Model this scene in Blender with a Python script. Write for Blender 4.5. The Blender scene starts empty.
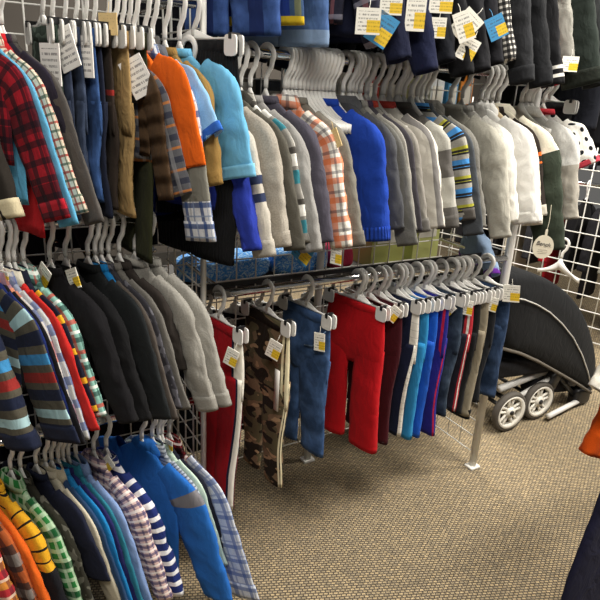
import bpy, math, random
from mathutils import Vector, Matrix, Euler, noise
from math import sin, cos, pi, radians, sqrt

scene = bpy.context.scene
COL = scene.collection

# ------------------------------------------------------------------ camera, world, lamps, exposure
# frame of the place: X runs along the racks, Y points away from the aisle behind them, Z is up, metres
cam_data = bpy.data.cameras.new('camera')
cam = bpy.data.objects.new('camera', cam_data)
COL.objects.link(cam)
_R = Vector((0.86748, -0.49463, 0.05262)).normalized()
_F = Vector((0.482105, 0.810002, -0.333807)).normalized()
_U = _R.cross(_F).normalized()
_R = _F.cross(_U).normalized()
cam.matrix_world = Matrix(((_R.x, _U.x, -_F.x, -1.8597), (_R.y, _U.y, -_F.y, -1.5496), (_R.z, _U.z, -_F.z, 1.55), (0, 0, 0, 1)))
cam_data.sensor_width = 36.0
cam_data.lens = 36.0
cam_data.clip_start = 0.02
scene.camera = cam

world = bpy.data.worlds.new('store_ambient')
scene.world = world
world.use_nodes = True
world.node_tree.nodes['Background'].inputs[0].default_value = (1.0, 0.97, 0.92, 1)
world.node_tree.nodes['Background'].inputs[1].default_value = 0.10

def area(name, loc, sx, sy, power, target=None, col=(1.0, 0.95, 0.86)):
    l = bpy.data.lights.new(name, 'AREA'); l.shape = 'RECTANGLE'; l.size = sx; l.size_y = sy
    l.energy = power; l.color = col
    o = bpy.data.objects.new(name, l); COL.objects.link(o); o.location = loc
    if target:
        o.rotation_euler = (Vector(target) - Vector(loc)).to_track_quat('-Z', 'Y').to_euler()
    return o
area('ceiling_lamp_aisle', (-1.9, -1.75, 3.0), 1.2, 0.6, 46)
area('ceiling_lamp_middle', (0.3, -1.25, 3.0), 1.2, 0.6, 102)
area('ceiling_lamp_right', (2.3, -0.7, 3.0), 1.2, 0.6, 100)
area('ceiling_lamp_behind', (0.0, 1.9, 3.0), 1.2, 0.6, 120)

scene.view_settings.view_transform = 'Standard'
scene.view_settings.look = 'None'
scene.view_settings.gamma = 1.0
scene.view_settings.exposure = 0.4
scene.view_settings.use_curve_mapping = False

# ------------------------------------------------------------------ helpers
def lin(h):
    h = h.lstrip('#')
    v = [int(h[i:i + 2], 16) / 255 for i in (0, 2, 4)]
    return tuple((c / 12.92 if c <= .04045 else ((c + .055) / 1.055) ** 2.4) for c in v) + (1,)

class NT:
    def __init__(s, name):
        s.m = bpy.data.materials.new(name); s.m.use_nodes = True
        s.t = s.m.node_tree; s.b = s.t.nodes['Principled BSDF']
    def n(s, kind, **kw):
        x = s.t.nodes.new(kind)
        for k, v in kw.items(): setattr(x, k, v)
        return x
    def l(s, a, b): s.t.links.new(a, b)
    def math(s, op, a, b=None, c=None):
        x = s.n('ShaderNodeMath', operation=op)
        for i, v in enumerate((a, b, c)):
            if v is None: continue
            if isinstance(v, (int, float)): x.inputs[i].default_value = v
            else: s.l(v, x.inputs[i])
        return x.outputs[0]
    def mix(s, fac, a, b, mode='MIX'):
        x = s.n('ShaderNodeMix', data_type='RGBA', blend_type=mode)
        for i, v in ((0, fac), (6, a), (7, b)):
            if isinstance(v, (int, float)): x.inputs[i].default_value = v
            elif isinstance(v, tuple): x.inputs[i].default_value = v
            else: s.l(v, x.inputs[i])
        return x.outputs[2]

MATS = {}
def fabric(base, bands=(), heather=.10, rough=.9, wrinkle=.5, kind=None, sheen=.02, key=None):
    """cloth: base hex colour, bands = (axis, period, offset, width, hex, strength) woven or printed into it"""
    k = key or repr((base, bands, heather, rough, wrinkle, kind))
    if k in MATS: return MATS[k]
    N = NT('cloth_' + base.strip('#') + ('_' + kind if kind else ''))
    uv = N.n('ShaderNodeUVMap').outputs[0]
    sep = N.n('ShaderNodeSeparateXYZ'); N.l(uv, sep.inputs[0])
    u, v = sep.outputs[0], sep.outputs[1]
    col = lin(base)
    ns = N.n('ShaderNodeTexNoise'); ns.inputs['Scale'].default_value = 260; ns.inputs['Detail'].default_value = 2; N.l(uv, ns.inputs[0])
    lo = tuple(c * (1 - 2.2 * heather) for c in col[:3]) + (1,); hi = tuple(min(1, c * (1 + 1.6 * heather) + heather * .02) for c in col[:3]) + (1,)
    c = N.mix(ns.outputs[0], lo, hi)
    if kind == 'denim':
        n2 = N.n('ShaderNodeTexNoise'); n2.inputs['Scale'].default_value = 16; n2.inputs['Detail'].default_value = 5; N.l(uv, n2.inputs[0])
        w = N.n('ShaderNodeTexWave', wave_type='BANDS', bands_direction='DIAGONAL'); w.inputs['Scale'].default_value = 120; w.inputs['Distortion'].default_value = 2; N.l(uv, w.inputs[0])
        f = N.math('MULTIPLY', N.math('SUBTRACT', n2.outputs[0], .42), 3.2)
        f = N.math('MAXIMUM', f, 0.0)
        c = N.mix(f, c, tuple(min(1, x * 2.6 + .02) for x in col[:3]) + (1,))
        c = N.mix(N.math('MULTIPLY', w.outputs[0], .22), c, tuple(x * .5 for x in col[:3]) + (1,))
    if kind == 'camo':
        for sc_, off, thr, hx in ((13, 0, .50, '57503a'), (14, 7.3, .53, '241c15'), (17, 3.1, .62, '9c8263')):
            mp = N.n('ShaderNodeMapping'); mp.inputs['Location'].default_value = (off, off * 2, 0); mp.inputs['Scale'].default_value = (1, 1.7, 1); N.l(uv, mp.inputs[0])
            n2 = N.n('ShaderNodeTexNoise'); n2.inputs['Scale'].default_value = sc_; n2.inputs['Detail'].default_value = 1.5; N.l(mp.outputs[0], n2.inputs[0])
            c = N.mix(N.math('GREATER_THAN', n2.outputs[0], thr), c, lin(hx))
    if kind == 'crinkle':
        n2 = N.n('ShaderNodeTexNoise'); n2.inputs['Scale'].default_value = 55; n2.inputs['Detail'].default_value = 3; n2.inputs['Distortion'].default_value = 2.5; N.l(uv, n2.inputs[0])
        r = N.n('ShaderNodeMapRange'); r.inputs[1].default_value = .48; r.inputs[2].default_value = .62; N.l(n2.outputs[0], r.inputs[0])
        c = N.mix(r.outputs[0], c, lin('c4e4f7'))
    if kind == 'blotch':
        n2 = N.n('ShaderNodeTexNoise'); n2.inputs['Scale'].default_value = 34; n2.inputs['Detail'].default_value = 1; N.l(uv, n2.inputs[0])
        c = N.mix(N.math('GREATER_THAN', n2.outputs[0], .55), c, tuple(min(1, x * 2.4 + .03) for x in col[:3]) + (1,))
    for bd in bands:
        ax, per, off, wid, hx, st = bd[:6]
        src = u if ax == 'u' else v
        fr = N.math('FRACT', N.math('DIVIDE', N.math('ADD', src, off + 100 * per), per))
        f = N.math('MULTIPLY', N.math('LESS_THAN', fr, wid / per), st)
        c = N.mix(f, c, lin(hx))
    if kind == 'dots':
        fu = N.math('SUBTRACT', N.math('FRACT', N.math('DIVIDE', N.math('ADD', u, 3.0), .034)), .5)
        fv = N.math('SUBTRACT', N.math('FRACT', N.math('DIVIDE', N.math('ADD', v, 3.0), .034)), .5)
        d = N.math('ADD', N.math('MULTIPLY', fu, fu), N.math('MULTIPLY', fv, fv))
        c = N.mix(N.math('LESS_THAN', d, .055), c, lin('191a1e'))
    N.l(c, N.b.inputs['Base Color'])
    N.b.inputs['Roughness'].default_value = rough
    N.b.inputs['Specular IOR Level'].default_value = .12
    N.b.inputs['Sheen Weight'].default_value = sheen; N.b.inputs['Sheen Roughness'].default_value = .6
    # creases and weave
    tc = N.n('ShaderNodeTexCoord').outputs['Object']
    mp = N.n('ShaderNodeMapping'); mp.inputs['Scale'].default_value = (1, 1, .55); N.l(tc, mp.inputs[0])
    cr = N.n('ShaderNodeTexNoise'); cr.inputs['Scale'].default_value = 22; cr.inputs['Detail'].default_value = 3; cr.inputs['Distortion'].default_value = 1.2; N.l(mp.outputs[0], cr.inputs[0])
    b1 = N.n('ShaderNodeBump'); b1.inputs['Strength'].default_value = wrinkle; b1.inputs['Distance'].default_value = .012; N.l(cr.outputs[0], b1.inputs['Height'])
    if kind in ('rib', 'quilt'):
        w = N.n('ShaderNodeTexWave', wave_type='BANDS', bands_direction='X' if kind == 'rib' else 'Y')
        w.inputs['Scale'].default_value = 30 if kind == 'rib' else 7; N.l(uv, w.inputs[0])
        b2 = N.n('ShaderNodeBump'); b2.inputs['Strength'].default_value = .8; b2.inputs['Distance'].default_value = .004 if kind == 'rib' else .012; N.l(w.outputs[0], b2.inputs['Height'])
        N.l(b1.outputs[0], b2.inputs['Normal']); N.l(b2.outputs[0], N.b.inputs['Normal'])
    else:
        N.l(b1.outputs[0], N.b.inputs['Normal'])
    MATS[k] = N.m
    return N.m

def plain(name, hx, rough=.5, metal=0.0, spec=.5, coat=0.0):
    if name in MATS: return MATS[name]
    N = NT(name)
    ns = N.n('ShaderNodeTexNoise'); ns.inputs['Scale'].default_value = 40
    c = lin(hx)
    N.l(N.mix(ns.outputs[0], tuple(x * .93 for x in c[:3]) + (1,), tuple(min(1, x * 1.05) for x in c[:3]) + (1,)), N.b.inputs['Base Color'])
    N.b.inputs['Roughness'].default_value = rough; N.b.inputs['Metallic'].default_value = metal
    N.b.inputs['Specular IOR Level'].default_value = spec; N.b.inputs['Coat Weight'].default_value = coat
    MATS[name] = N.m
    return N.m

def tag_mat(name, paper, block=None, lines='3a3a3a', dense=.5):
    """printed paper label: uv 0..1, rows of print and a coloured price block"""
    if name in MATS: return MATS[name]
    N = NT(name)
    uv = N.n('ShaderNodeUVMap').outputs[0]
    sep = N.n('ShaderNodeSeparateXYZ'); N.l(uv, sep.inputs[0]); u, v = sep.outputs[0], sep.outputs[1]
    c = lin(paper)
    nz = N.n('ShaderNodeTexNoise'); nz.inputs['Scale'].default_value = 14; nz.inputs['Detail'].default_value = 3
    mp = N.n('ShaderNodeMapping'); mp.inputs['Scale'].default_value = (2.2, .35, 1); N.l(uv, mp.inputs[0]); N.l(mp.outputs[0], nz.inputs[0])
    row = N.math('LESS_THAN', N.math('FRACT', N.math('MULTIPLY', v, 7.0)), .42)
    ink = N.math('MULTIPLY', row, N.math('GREATER_THAN', nz.outputs[0], dense))
    inside = N.math('MULTIPLY', N.math('MULTIPLY', N.math('GREATER_THAN', u, .1), N.math('LESS_THAN', u, .9)), N.math('MULTIPLY', N.math('GREATER_THAN', v, .08), N.math('LESS_THAN', v, .88)))
    c = N.mix(N.math('MULTIPLY', N.math('MULTIPLY', ink, inside), .7), c, lin(lines))
    if block:
        bx = N.math('MULTIPLY', N.math('GREATER_THAN', u, .45), N.math('MULTIPLY', N.math('GREATER_THAN', v, .08), N.math('LESS_THAN', v, .55)))
        c = N.mix(bx, c, lin(block))
        c = N.mix(N.math('MULTIPLY', N.math('MULTIPLY', ink, bx), .5), c, lin('5a4a10'))
    N.l(c, N.b.inputs['Base Color']); N.b.inputs['Roughness'].default_value = .6
    MATS[name] = N.m
    return N.m

class MB:
    """collects verts, faces and uvs of one mesh"""
    def __init__(s): s.v, s.f, s.uv = [], [], []
    def add(s, vs, fs, uvs=None):
        o = len(s.v); s.v += [tuple(p) for p in vs]; s.uv += (list(uvs) if uvs else [(p[0], p[2]) for p in vs])
        s.f += [tuple(i + o for i in f) for f in fs]
    def grid(s, rings, uvs=None, wrap=True, cap0=False, cap1=False):
        n = len(rings[0]); vs = [p for r in rings for p in r]; fs = []
        us = [q for r in uvs for q in r] if uvs else None
        for j in range(len(rings) - 1):
            for i in range(n if wrap else n - 1):
                a = j * n + i; b = j * n + (i + 1) % n
                fs.append((a, b, b + n, a + n))
        if cap0: fs.append(tuple(reversed(range(n))))
        if cap1: fs.append(tuple((len(rings) - 1) * n + i for i in range(n)))
        s.add(vs, fs, us)
    def box(s, c, d, rot=None):
        x, y, z = (q / 2 for q in d)
        vs = [Vector((a * x, b * y, e * z)) for a in (-1, 1) for b in (-1, 1) for e in (-1, 1)]
        if rot: vs = [rot @ p for p in vs]
        vs = [p + Vector(c) for p in vs]
        s.add(vs, [(0, 1, 3, 2), (4, 6, 7, 5), (0, 4, 5, 1), (2, 3, 7, 6), (0, 2, 6, 4), (1, 5, 7, 3)])
    def tube(s, pts, r, n=8, caps=True, flat=None):
        pts = [Vector(p) for p in pts]; rings = []; ref = None
        for i, p in enumerate(pts):
            t = (pts[min(i + 1, len(pts) - 1)] - pts[max(i - 1, 0)]).normalized()
            if ref is None:
                ref = Vector((0, 1, 0)) if abs(t.y) < .9 else Vector((1, 0, 0))
            a = (ref - t * ref.dot(t)).normalized(); b = t.cross(a); ref = a
            rr = r[i] if isinstance(r, (list, tuple)) else r
            ra = rr * (flat or 1)
            rings.append([p + a * ra * cos(2 * pi * k / n) + b * rr * sin(2 * pi * k / n) for k in range(n)])
        s.grid(rings, None, True, caps, caps)
    def prism(s, poly, y0, y1):
        """polygon in xz, extruded in y"""
        n = len(poly)
        vs = [(x, y0, z) for x, z in poly] + [(x, y1, z) for x, z in poly]
        fs = [(i, (i + 1) % n, (i + 1) % n + n, i + n) for i in range(n)] + [tuple(reversed(range(n))), tuple(range(n, 2 * n))]
        s.add(vs, fs)
    def build(s, name, mat, parent=None, smooth=True, loc=None):
        me = bpy.data.meshes.new(name)
        me.from_pydata([tuple(p) for p in s.v], [], s.f)
        ul = me.uv_layers.new(name='UVMap')
        for lp in me.loops: ul.data[lp.index].uv = s.uv[lp.vertex_index]
        for p in me.polygons: p.use_smooth = smooth
        me.materials.append(mat)
        me.update()
        o = bpy.data.objects.new(name, me); COL.objects.link(o)
        if parent: o.parent = parent
        if loc: o.location = loc
        return o

def tag(o, label=None, cat=None, group=None, kind=None):
    if label: o['label'] = label
    if cat: o['category'] = cat
    if group: o['group'] = group
    if kind: o['kind'] = kind
    return o
def empty(name, loc, rz=0.0, label=None, cat=None, group=None):
    o = bpy.data.objects.new(name, None); o.empty_display_size = .05
    COL.objects.link(o); o.location = loc; o.rotation_euler = (0, 0, rz)
    return tag(o, label, cat, group)
def bevel(o, w, seg=2):
    m = o.modifiers.new('bevel', 'BEVEL'); m.width = w; m.segments = seg; m.limit_method = 'ANGLE'
    return o
def sst(a, b, x):
    t = max(0, min(1, (x - a) / (b - a))); return t * t * (3 - 2 * t)
def spow(x, p): return math.copysign(abs(x) ** p, x)

PLASTIC = plain('frosted_plastic', 'e2e0dc', .35, 0, .5)
CHROME = plain('chrome', 'd8d8d8', .14, 1.0)
WIRE = plain('white_wire', 'dcdad4', .4)
DARKMETAL = plain('black_metal', '17171a', .45)
TAGY = tag_mat('price_label', 'efece2', 'e8c22a')
TAGW = tag_mat('handwritten_label', 'e9e6e2', None, '3c3c44', .47)
TAGB = tag_mat('blue_label', '3c8fc4', 'e8c22a')
TAGK = tag_mat('kraft_label', 'd9bd86', None, '8a7350', .6)

# ------------------------------------------------------------------ hangers
def hook_pts(end=.082):
    R = .025; cz = -.0042
    pts = [(R * cos(a), 0, cz + R * sin(a)) for a in [radians(170 - k * 17) for k in range(13)]]
    return pts + [(.018, 0, cz - .028), (.008, 0, cz - .042), (.001, 0, cz - .054), (0, 0, cz - end + .014), (0, 0, cz - end)]
def mesh_hook(m, end=.082): m.tube(hook_pts(end), .0080, 8, True, .6)
def shirt_hanger_mesh(W=.056):
    m = MB(); mesh_hook(m)
    top, bot = [], []
    for k in range(17):
        x = -W + 2 * W * k / 16; a = abs(x) / W
        a *= W / .118; zt = -.078 - .125 * a ** .70 + .032 * a ** 2.2
        top.append((x, zt)); bot.append((x, min(zt - .012, -.152 - .045 * a)))
    m.prism(top + bot[::-1], -.0022, .0022)
    return m
def clip_hanger_mesh(hw):
    m = MB(); mesh_hook(m, .070)
    top, bot = [], []
    for k in range(17):
        x = -hw + 2 * hw * k / 16; a = abs(x) / hw
        zt = -.056 - .022 * min(1, a * 2.2); top.append((x, zt)); bot.append((x, -.0832))
    m.prism(top + bot[::-1], -.003, .003)
    return m
SH_ME = shirt_hanger_mesh(); WIDE_ME = shirt_hanger_mesh(.118)
CLIP_ME = {}
_shared = {}
def shared(key, mb, name, mat, parent, smooth=True):
    """one mesh datablock, many objects"""
    if key in _shared:
        o = _shared[key].copy(); COL.objects.link(o); o.parent = parent; return o
    o = mb.build(name, mat, parent, smooth); _shared[key] = o
    return o
def hanger(loc, rz, desc, kind='shirt', hw=.115, group=None):
    if kind == 'shirt':
        h = shared('shirt_hanger', SH_ME, 'plastic_hanger', PLASTIC, None, True)
        h.location = loc; h.rotation_euler = (0, 0, rz)
        tag(h, 'plastic hanger holding the ' + desc, 'hanger', group or 'plastic hangers on the rails')
        return h
    h = empty('clip_hanger', loc, rz, 'clip hanger holding the ' + desc, 'hanger', group or 'clip hangers on the rails')
    k = round(hw, 3)
    if k not in CLIP_ME: CLIP_ME[k] = clip_hanger_mesh(hw)
    shared(('bar', k), CLIP_ME[k], 'hanger_bar', PLASTIC, h)
    for sx in (-1, 1):
        m = MB(); w = .021
        poly = [(w * cos(a) * (1 if True else 1), 0) for a in ()]
        pts = []
        for q in range(20):
            a = 2 * pi * q / 20
            pts.append((sx * hw + .022 * spow(cos(a), .45), -.096 + .024 * spow(sin(a), .45)))
        m.prism(pts, -.0125, -.0085); m.prism(pts, .0085, .0125)
        c = shared(('clip', k, sx), m, 'clip', PLASTIC, h, False)
        m = MB(); m.box((sx * hw, 0, -.0755), (.010, .028, .014))
        shared(('spring', k, sx), m, 'clip_spring', DARKMETAL, c, False)
    return h
def price_tag(parent, x, y, z, w=.036, h=.055, tilt=0, yaw=0, mat=None, name='price_tag'):
    m = MB(); t = .0012
    vs = [(-w / 2, -t, -h), (w / 2, -t, -h), (w / 2, -t, 0), (-w / 2, -t, 0), (-w / 2, t, -h), (w / 2, t, -h), (w / 2, t, 0), (-w / 2, t, 0)]
    m.add(vs, [(0, 1, 2, 3), (5, 4, 7, 6), (4, 0, 3, 7), (1, 5, 6, 2), (3, 2, 6, 7), (4, 5, 1, 0)],
          [(0, 0), (1, 0), (1, 1), (0, 1)] * 2)
    m.tube([(0, 0, -.004), (.002, .002, .012), (0, .006, .022)], .0008, 4)
    o = m.build(name, mat or TAGY, parent, False, (x, y, z)); o.rotation_euler = (0, tilt, yaw)
    return o

# ------------------------------------------------------------------ tops
def wob(p, seed, f=1.0):
    return noise.noise(Vector(p) * f + Vector((seed * 1.37 % 97, seed * .71 % 53, 0)))
def body_mb(w, L, t, hem, seed, amp, ztop=-.116):
    NZ, NP = 26, 40; rings, uvs = [], []
    for j in range(NZ + 1):
        q = j / NZ
        dz = (q ** 1.5) * (L + ztop); z = ztop - dz
        a = min(1, dz / .085)
        hx = .034 + (w - .034) * a ** .8 if a < 1 else w + (hem - w) * sst(.085, L + ztop, dz)
        ty = .012 + (t - .012) * sst(0, .13, dz)
        ramp = sst(.03, .25, dz)
        ring, ru = [], []
        for i in range(NP):
            an = 2 * pi * i / NP + pi / 2
            x = hx * spow(cos(an), .85); y = ty * spow(sin(an), .8)
            fo = wob((x * 16, z * 3.2, 0), seed) * .7 + wob((x * 34 + z * 10, z * 7, 3), seed) * .3
            y += amp * ramp * 2.2 * fo
            ring.append((x * (1 + .05 * ramp * wob((0, z * 8, 1), seed)), y, z + (.010 * ramp * wob((x * 14, 5, 2), seed) if j == NZ else 0)))
            ru.append((x, z))
        rings.append(ring); uvs.append(ru)
    last = rings[-1]
    rings.append([(x * .97, y * .8, z + .012) for x, y, z in last]); uvs.append(uvs[-1])
    m = MB(); m.grid(rings, uvs, True, False, True)
    return m
def sleeve_path(side, w, SL, flare, swing, zsh):
    N = 18; pts = []; x, z, y = side * (w - .060), zsh + .012, 0.0
    for j in range(N + 1):
        q = j / N; pts.append(Vector((x, swing * q ** 1.3, z)))
        a = radians(52) * (1 - sst(.05, .38, q)) + radians(flare) * sst(.05, .38, q)
        if SL < .2: a = radians(44 - 14 * q)
        x += side * sin(a) * (SL + .03) / N; z -= cos(a) * (SL + .03) / N
    return pts
def sleeve_mb(pts, r0, r1, t, seed, q0=0.0, q1=1.0, grow=1.0, wr=.006):
    n = len(pts) - 1; j0, j1 = round(q0 * n), round(q1 * n)
    NP = 24; rings, uvs = [], []
    SL = sum((pts[k + 1] - pts[k]).length for k in range(n))
    for jj in range(2 * (j1 - j0) + 1):
        f = j0 + jj / 2; j = min(int(f), n - 1); p = pts[j].lerp(pts[j + 1], f - j); q = f / n
        tg = (pts[min(j + 1, n)] - pts[j]).normalized() if j < n else (pts[n] - pts[n - 1]).normalized()
        ax = Vector((tg.z, 0, -tg.x)).normalized()
        if ax.x < 0: ax = -ax
        rx = (r0 + (r1 - r0) * q ** .9) * grow; ry = t * grow * (1 - .1 * q)
        if q0 == 0: rx *= .45 + .55 * sst(0, .30, q); ry *= .7 + .3 * sst(0, .32, q)
        ring, ru = [], []
        for i in range(NP):
            an = 2 * pi * i / NP
            wv = wr * sst(.08, .3, q) * (wob((cos(an) * 1.1, q * SL * 19 + sin(an) * .9, sin(an) * 1.1), seed) + .6 * wob((cos(an) * 1.5 + 9, q * SL * 44 - cos(an) * 1.6, sin(an) * 1.5), seed))
            ring.append(p + ax * ((rx + wv) * spow(cos(an), .9)) + Vector((0, (ry + wv) * spow(sin(an), .85), 0)))
            ru.append((rx * (an if an <= pi else an - 2 * pi) * .8, -q * SL))
        rings.append(ring); uvs.append(ru)
    m = MB()
    last = rings[-1]; cen = sum((Vector(p) for p in last), Vector()) / NP; up = (pts[n - 1] - pts[n]).normalized()
    if q1 >= 1:
        rings.append([cen + (Vector(p) - cen) * .86 + up * .002 for p in last]); uvs.append(uvs[-1])
        rings.append([cen + (Vector(p) - cen) * .8 + up * .025 for p in last]); uvs.append(uvs[-1])
    m.grid(rings, uvs, True, q0 > 0, True)
    return m
def ring_mb(z0, z1, x0, x1, y0, y1, th=.004, dip=.0, NP=28):
    prof = [(0, 0), (1, 0), (1, th), (.5, th * 1.3), (0, th)]
    rings, uvs = [], []
    for (q, o) in prof + [prof[0]]:
        rings.append([((x0 + (x1 - x0) * q + o) * cos(2 * pi * i / NP), (y0 + (y1 - y0) * q + o * .6) * sin(2 * pi * i / NP), z0 + (z1 - z0) * q - dip * (1 - abs(sin(2 * pi * i / NP)))) for i in range(NP)])
        uvs.append([(i * .008, q * .03) for i in range(NP)])
    m = MB(); m.grid(rings, uvs)
    return m

_seed = [100]
def top(s, z, desc, body, y=0.0, yaw=25, kind='sweatshirt', sleeve=None, cuff=None, collar=None, L=.44, SL=.36, w=.135, hem=None, gap=.06, t=.014, flare=17, swing=.03, r0=.045, r1=.034,
        hood=False, tags=(), group='garments', where='', cat='shirt', hang=True, amp=.0035, patch=None, placket=None, collar_kind='crew', st=None):
    """one hung garment: root at the rail, hanger plane turned by yaw from the rail's normal"""
    _seed[0] += 1; sd = _seed[0]; rnd = random.Random(sd)
    st = min(st or t * 1.4, .52 * gap); t = min(t, .40 * gap); amp = min(amp, .10 * gap)
    rz = radians(yaw - 90)
    label = (desc + ' ' + where).strip()
    root = empty(kind, (s, y, z), rz, label, cat, group)
    body_mb(w, L, t, hem or w * 1.0, sd, amp).build('body', body, root)
    sm = sleeve or body
    if SL > 0:
        for side in (-1, 1):
            pts = sleeve_path(side, w, SL * (1 + rnd.uniform(-.03, .03)), flare + rnd.uniform(-1.5, 1.5), swing + rnd.uniform(-.006, .006), -.166)
            so = sleeve_mb(pts, r0, r1, st, sd + side, wr=min(.006, .35 * st)).build('sleeve', sm, root)
            if cuff: sleeve_mb(pts, r0, r1, st, sd + side, .88, 1.0, 1.07, .002).build('cuff', cuff, so)
    cm = collar or body
    if hood:
        m = MB(); rings, uvs = [], []
        for j in range(9):
            q = j / 8; zz = -.096 - .085 * q; rx = .062 * sin(pi * (.18 + .72 * q)) ; ry = .024 * sin(pi * (.2 + .7 * q)) + .003
            rings.append([((rx + .004 * sin(i * 1.7 + j)) * cos(2 * pi * i / 20), .012 + ry * sin(2 * pi * i / 20) + .012 * q, zz) for i in range(20)]); uvs.append([(i * .01, zz) for i in range(20)])
        m.grid(rings, uvs, True, True, True); m.build('hood', cm, root)
    elif collar_kind == 'crew':
        ring_mb(-.126, -.106, .045, .038, .015, .012, .004).build('collar', cm, root)
    else:
        ring_mb(-.134, -.100, .056, .040, .019, .013, .005, .004).build('collar', cm, root)
    if placket:
        m = MB(); m.box((0, -t - .004, -.10 - (L - .1) / 2), (.026, .003, L - .13)); m.build('button_placket', placket, root)
    if patch:
        px, pz, pw, ph, pm = patch
        m = MB(); rings = []
        for j in range(2):
            rings.append([(px + pw / 2 * spow(cos(a * pi / 8), .6), -t - .007 - .003 * (1 - j), pz + ph / 2 * spow(sin(a * pi / 8), .6)) for a in range(16)])
        m.grid(rings, None, True, True, True); m.build('emblem', pm, root)
    for tg in tags: price_tag(root, *tg[:3], **(tg[3] if len(tg) > 3 else {}))
    if hang: hanger((s, y, z), rz, desc, 'shirt').scale = (min(1, w / .135), 1, 1)
    return root

# ------------------------------------------------------------------ trousers
def tube_leg(xc, ztop, zbot, w0, w1, t0, t1, seed, lean=0.0, flat=.8, amp=.004):
    r = random.Random(seed); p1, p2 = r.uniform(0, 6), r.uniform(0, 6)
    rings, uvs = [], []; N, NP = 22, 24
    for j in range(N + 1):
        q = j / N; z = ztop + (zbot - ztop) * q
        rx = w0 + (w1 - w0) * sst(0, .8, q); ry = t0 + (t1 - t0) * q
        ring, ru = [], []
        for i in range(NP):
            a = 2 * pi * i / NP
            wv = amp * sst(.0, .2, q) * (wob((cos(a) * 1.1, q * 7 + sin(a), sin(a)), seed) + .5 * wob((cos(a) * 1.4, q * 17 - cos(a), sin(a)), seed))
            ring.append((xc + lean * q + (rx + wv * .6) * spow(cos(a), flat), (ry + wv) * spow(sin(a), .85) + amp * 1.2 * sin(q * 6 + p2), z)); ru.append((rx * (a if a <= pi else a - 2 * pi) * .8, z))
        rings.append(ring); uvs.append(ru)
    rings.append([(x * .9 + (xc + lean) * .1, y * .8, z + .002) for x, y, z in rings[-1]]); uvs.append(uvs[-1])
    rings.append([(x * .95 + (xc + lean) * .05, y * .9, z + .03) for x, y, z in rings[-1]]); uvs.append(uvs[-1])
    m = MB(); m.grid(rings, uvs, True, True, True)
    return m
def trousers(s, z, desc, mat, y=0.0, yaw=7, L=.62, hw=.115, lw=None, hem=.045, t=.015, waist=None, gap=.06, cuffm=None, tags=(), group='trousers', where='', kind='trousers', cat='trousers', lean=.012, patch=None, split=.2, ht=.018, leanb=None, pockets=None, rear=None):
    _seed[0] += 1; sd = _seed[0]; rnd = random.Random(sd)
    ht = min(ht, .46 * gap); t = min(t, .46 * gap)
    rz = radians(yaw + rnd.uniform(-1.5, 1.5) - 90)
    root = empty(kind, (s, y, z), rz, (desc + ' ' + where).strip(), cat, group)
    z0 = -.090; m = MB(); rings, uvs = [], []
    for j in range(13):
        q = j / 12; zz = z0 - split * q * 1.08; rx = hw * (1.0 + .07 * sst(0, .6, q)); ry = (.006 + (ht - .006) * sst(0, .5, q)) * (1 - .55 * sst(.7, 1, q))
        ring, ru = [], []
        for i in range(32):
            a = 2 * pi * i / 32
            x = rx * spow(cos(a), .8)
            ring.append((x, ry * spow(sin(a), .8) + .004 * q * sin(x * 40 + sd), zz)); ru.append((math.copysign(rx - x, sin(a)), zz))
        rings.append(ring); uvs.append(ru)
    m.grid(rings, uvs, True, False, True); m.build('seat', mat, root)
    lw = lw or hw * .60
    for side in (-1, 1):
        ln = lean if side > 0 else (leanb if leanb is not None else lean)
        lo = tube_leg(side * (hw * 1.06 - lw), z0 - split * .72, -L, lw, hem, ht * .98, t, sd * 3 + side, side * ln).build('leg', mat if side > 0 else (rear or mat), root)
        if cuffm: tube_leg(side * (hw * 1.06 - lw) + side * ln, -L + .03, -L - .012, hem * 1.03, hem * .98, t * 1.06, t, sd, 0, .8, 0).build('cuff', cuffm, lo)
    m = MB(); rings = []; uvs = []
    for (zz, g) in ((z0 + .006, .97), (z0 + .006, 1.03), (z0 - .03, 1.04), (z0 - .03, 1.0)):
        rings.append([(hw * g * spow(cos(2 * pi * i / 32), .8), (.0062 + .0012 * g) * spow(sin(2 * pi * i / 32), .8), zz) for i in range(32)]); uvs.append([(i * .01, zz) for i in range(32)])
    m.grid(rings, uvs, True, True, False); m.build('waistband', waist or mat, root)
    if pockets:
        m = MB(); m.tube([(hw * .95, -ht * .75, z0 - .035), (hw * .75, -ht - .004, z0 - .07), (hw * .55, -ht - .004, z0 - .1), (hw * .2, -ht - .003, z0 - .11)], .0022, 6); m.build('pocket_seam', pockets, root)
    if patch:
        px, pz, pw, ph, pm = patch
        m = MB(); m.box((px, -t - .012, pz), (pw, .002, ph)); m.build('size_strip', pm, root)
    for tg in tags: price_tag(root, *tg[:3], **(tg[3] if len(tg) > 3 else {}))
    hanger((s, y, z), rz, desc, 'clip', hw * .93)
    return root

_Q = []
def queue(fn, s, z, desc, mat, k): _Q.append((fn, s, z, desc, mat, k))
def flush():
    """build everything queued, each garment as thick as its neighbours on the rail leave room for"""
    for (fn, s, z, desc, mat, k) in _Q:
        near = sorted(abs(q[1] - s) for q in _Q if q[2] == z and q[3] != desc)
        g = (near[0] + near[1]) / 2 if len(near) > 1 else .06
        fn(s, z, desc, mat, gap=max(.017, min(.07, g * cos(radians(k.get('yaw', 25))))), **k)
    _Q.clear()
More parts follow.
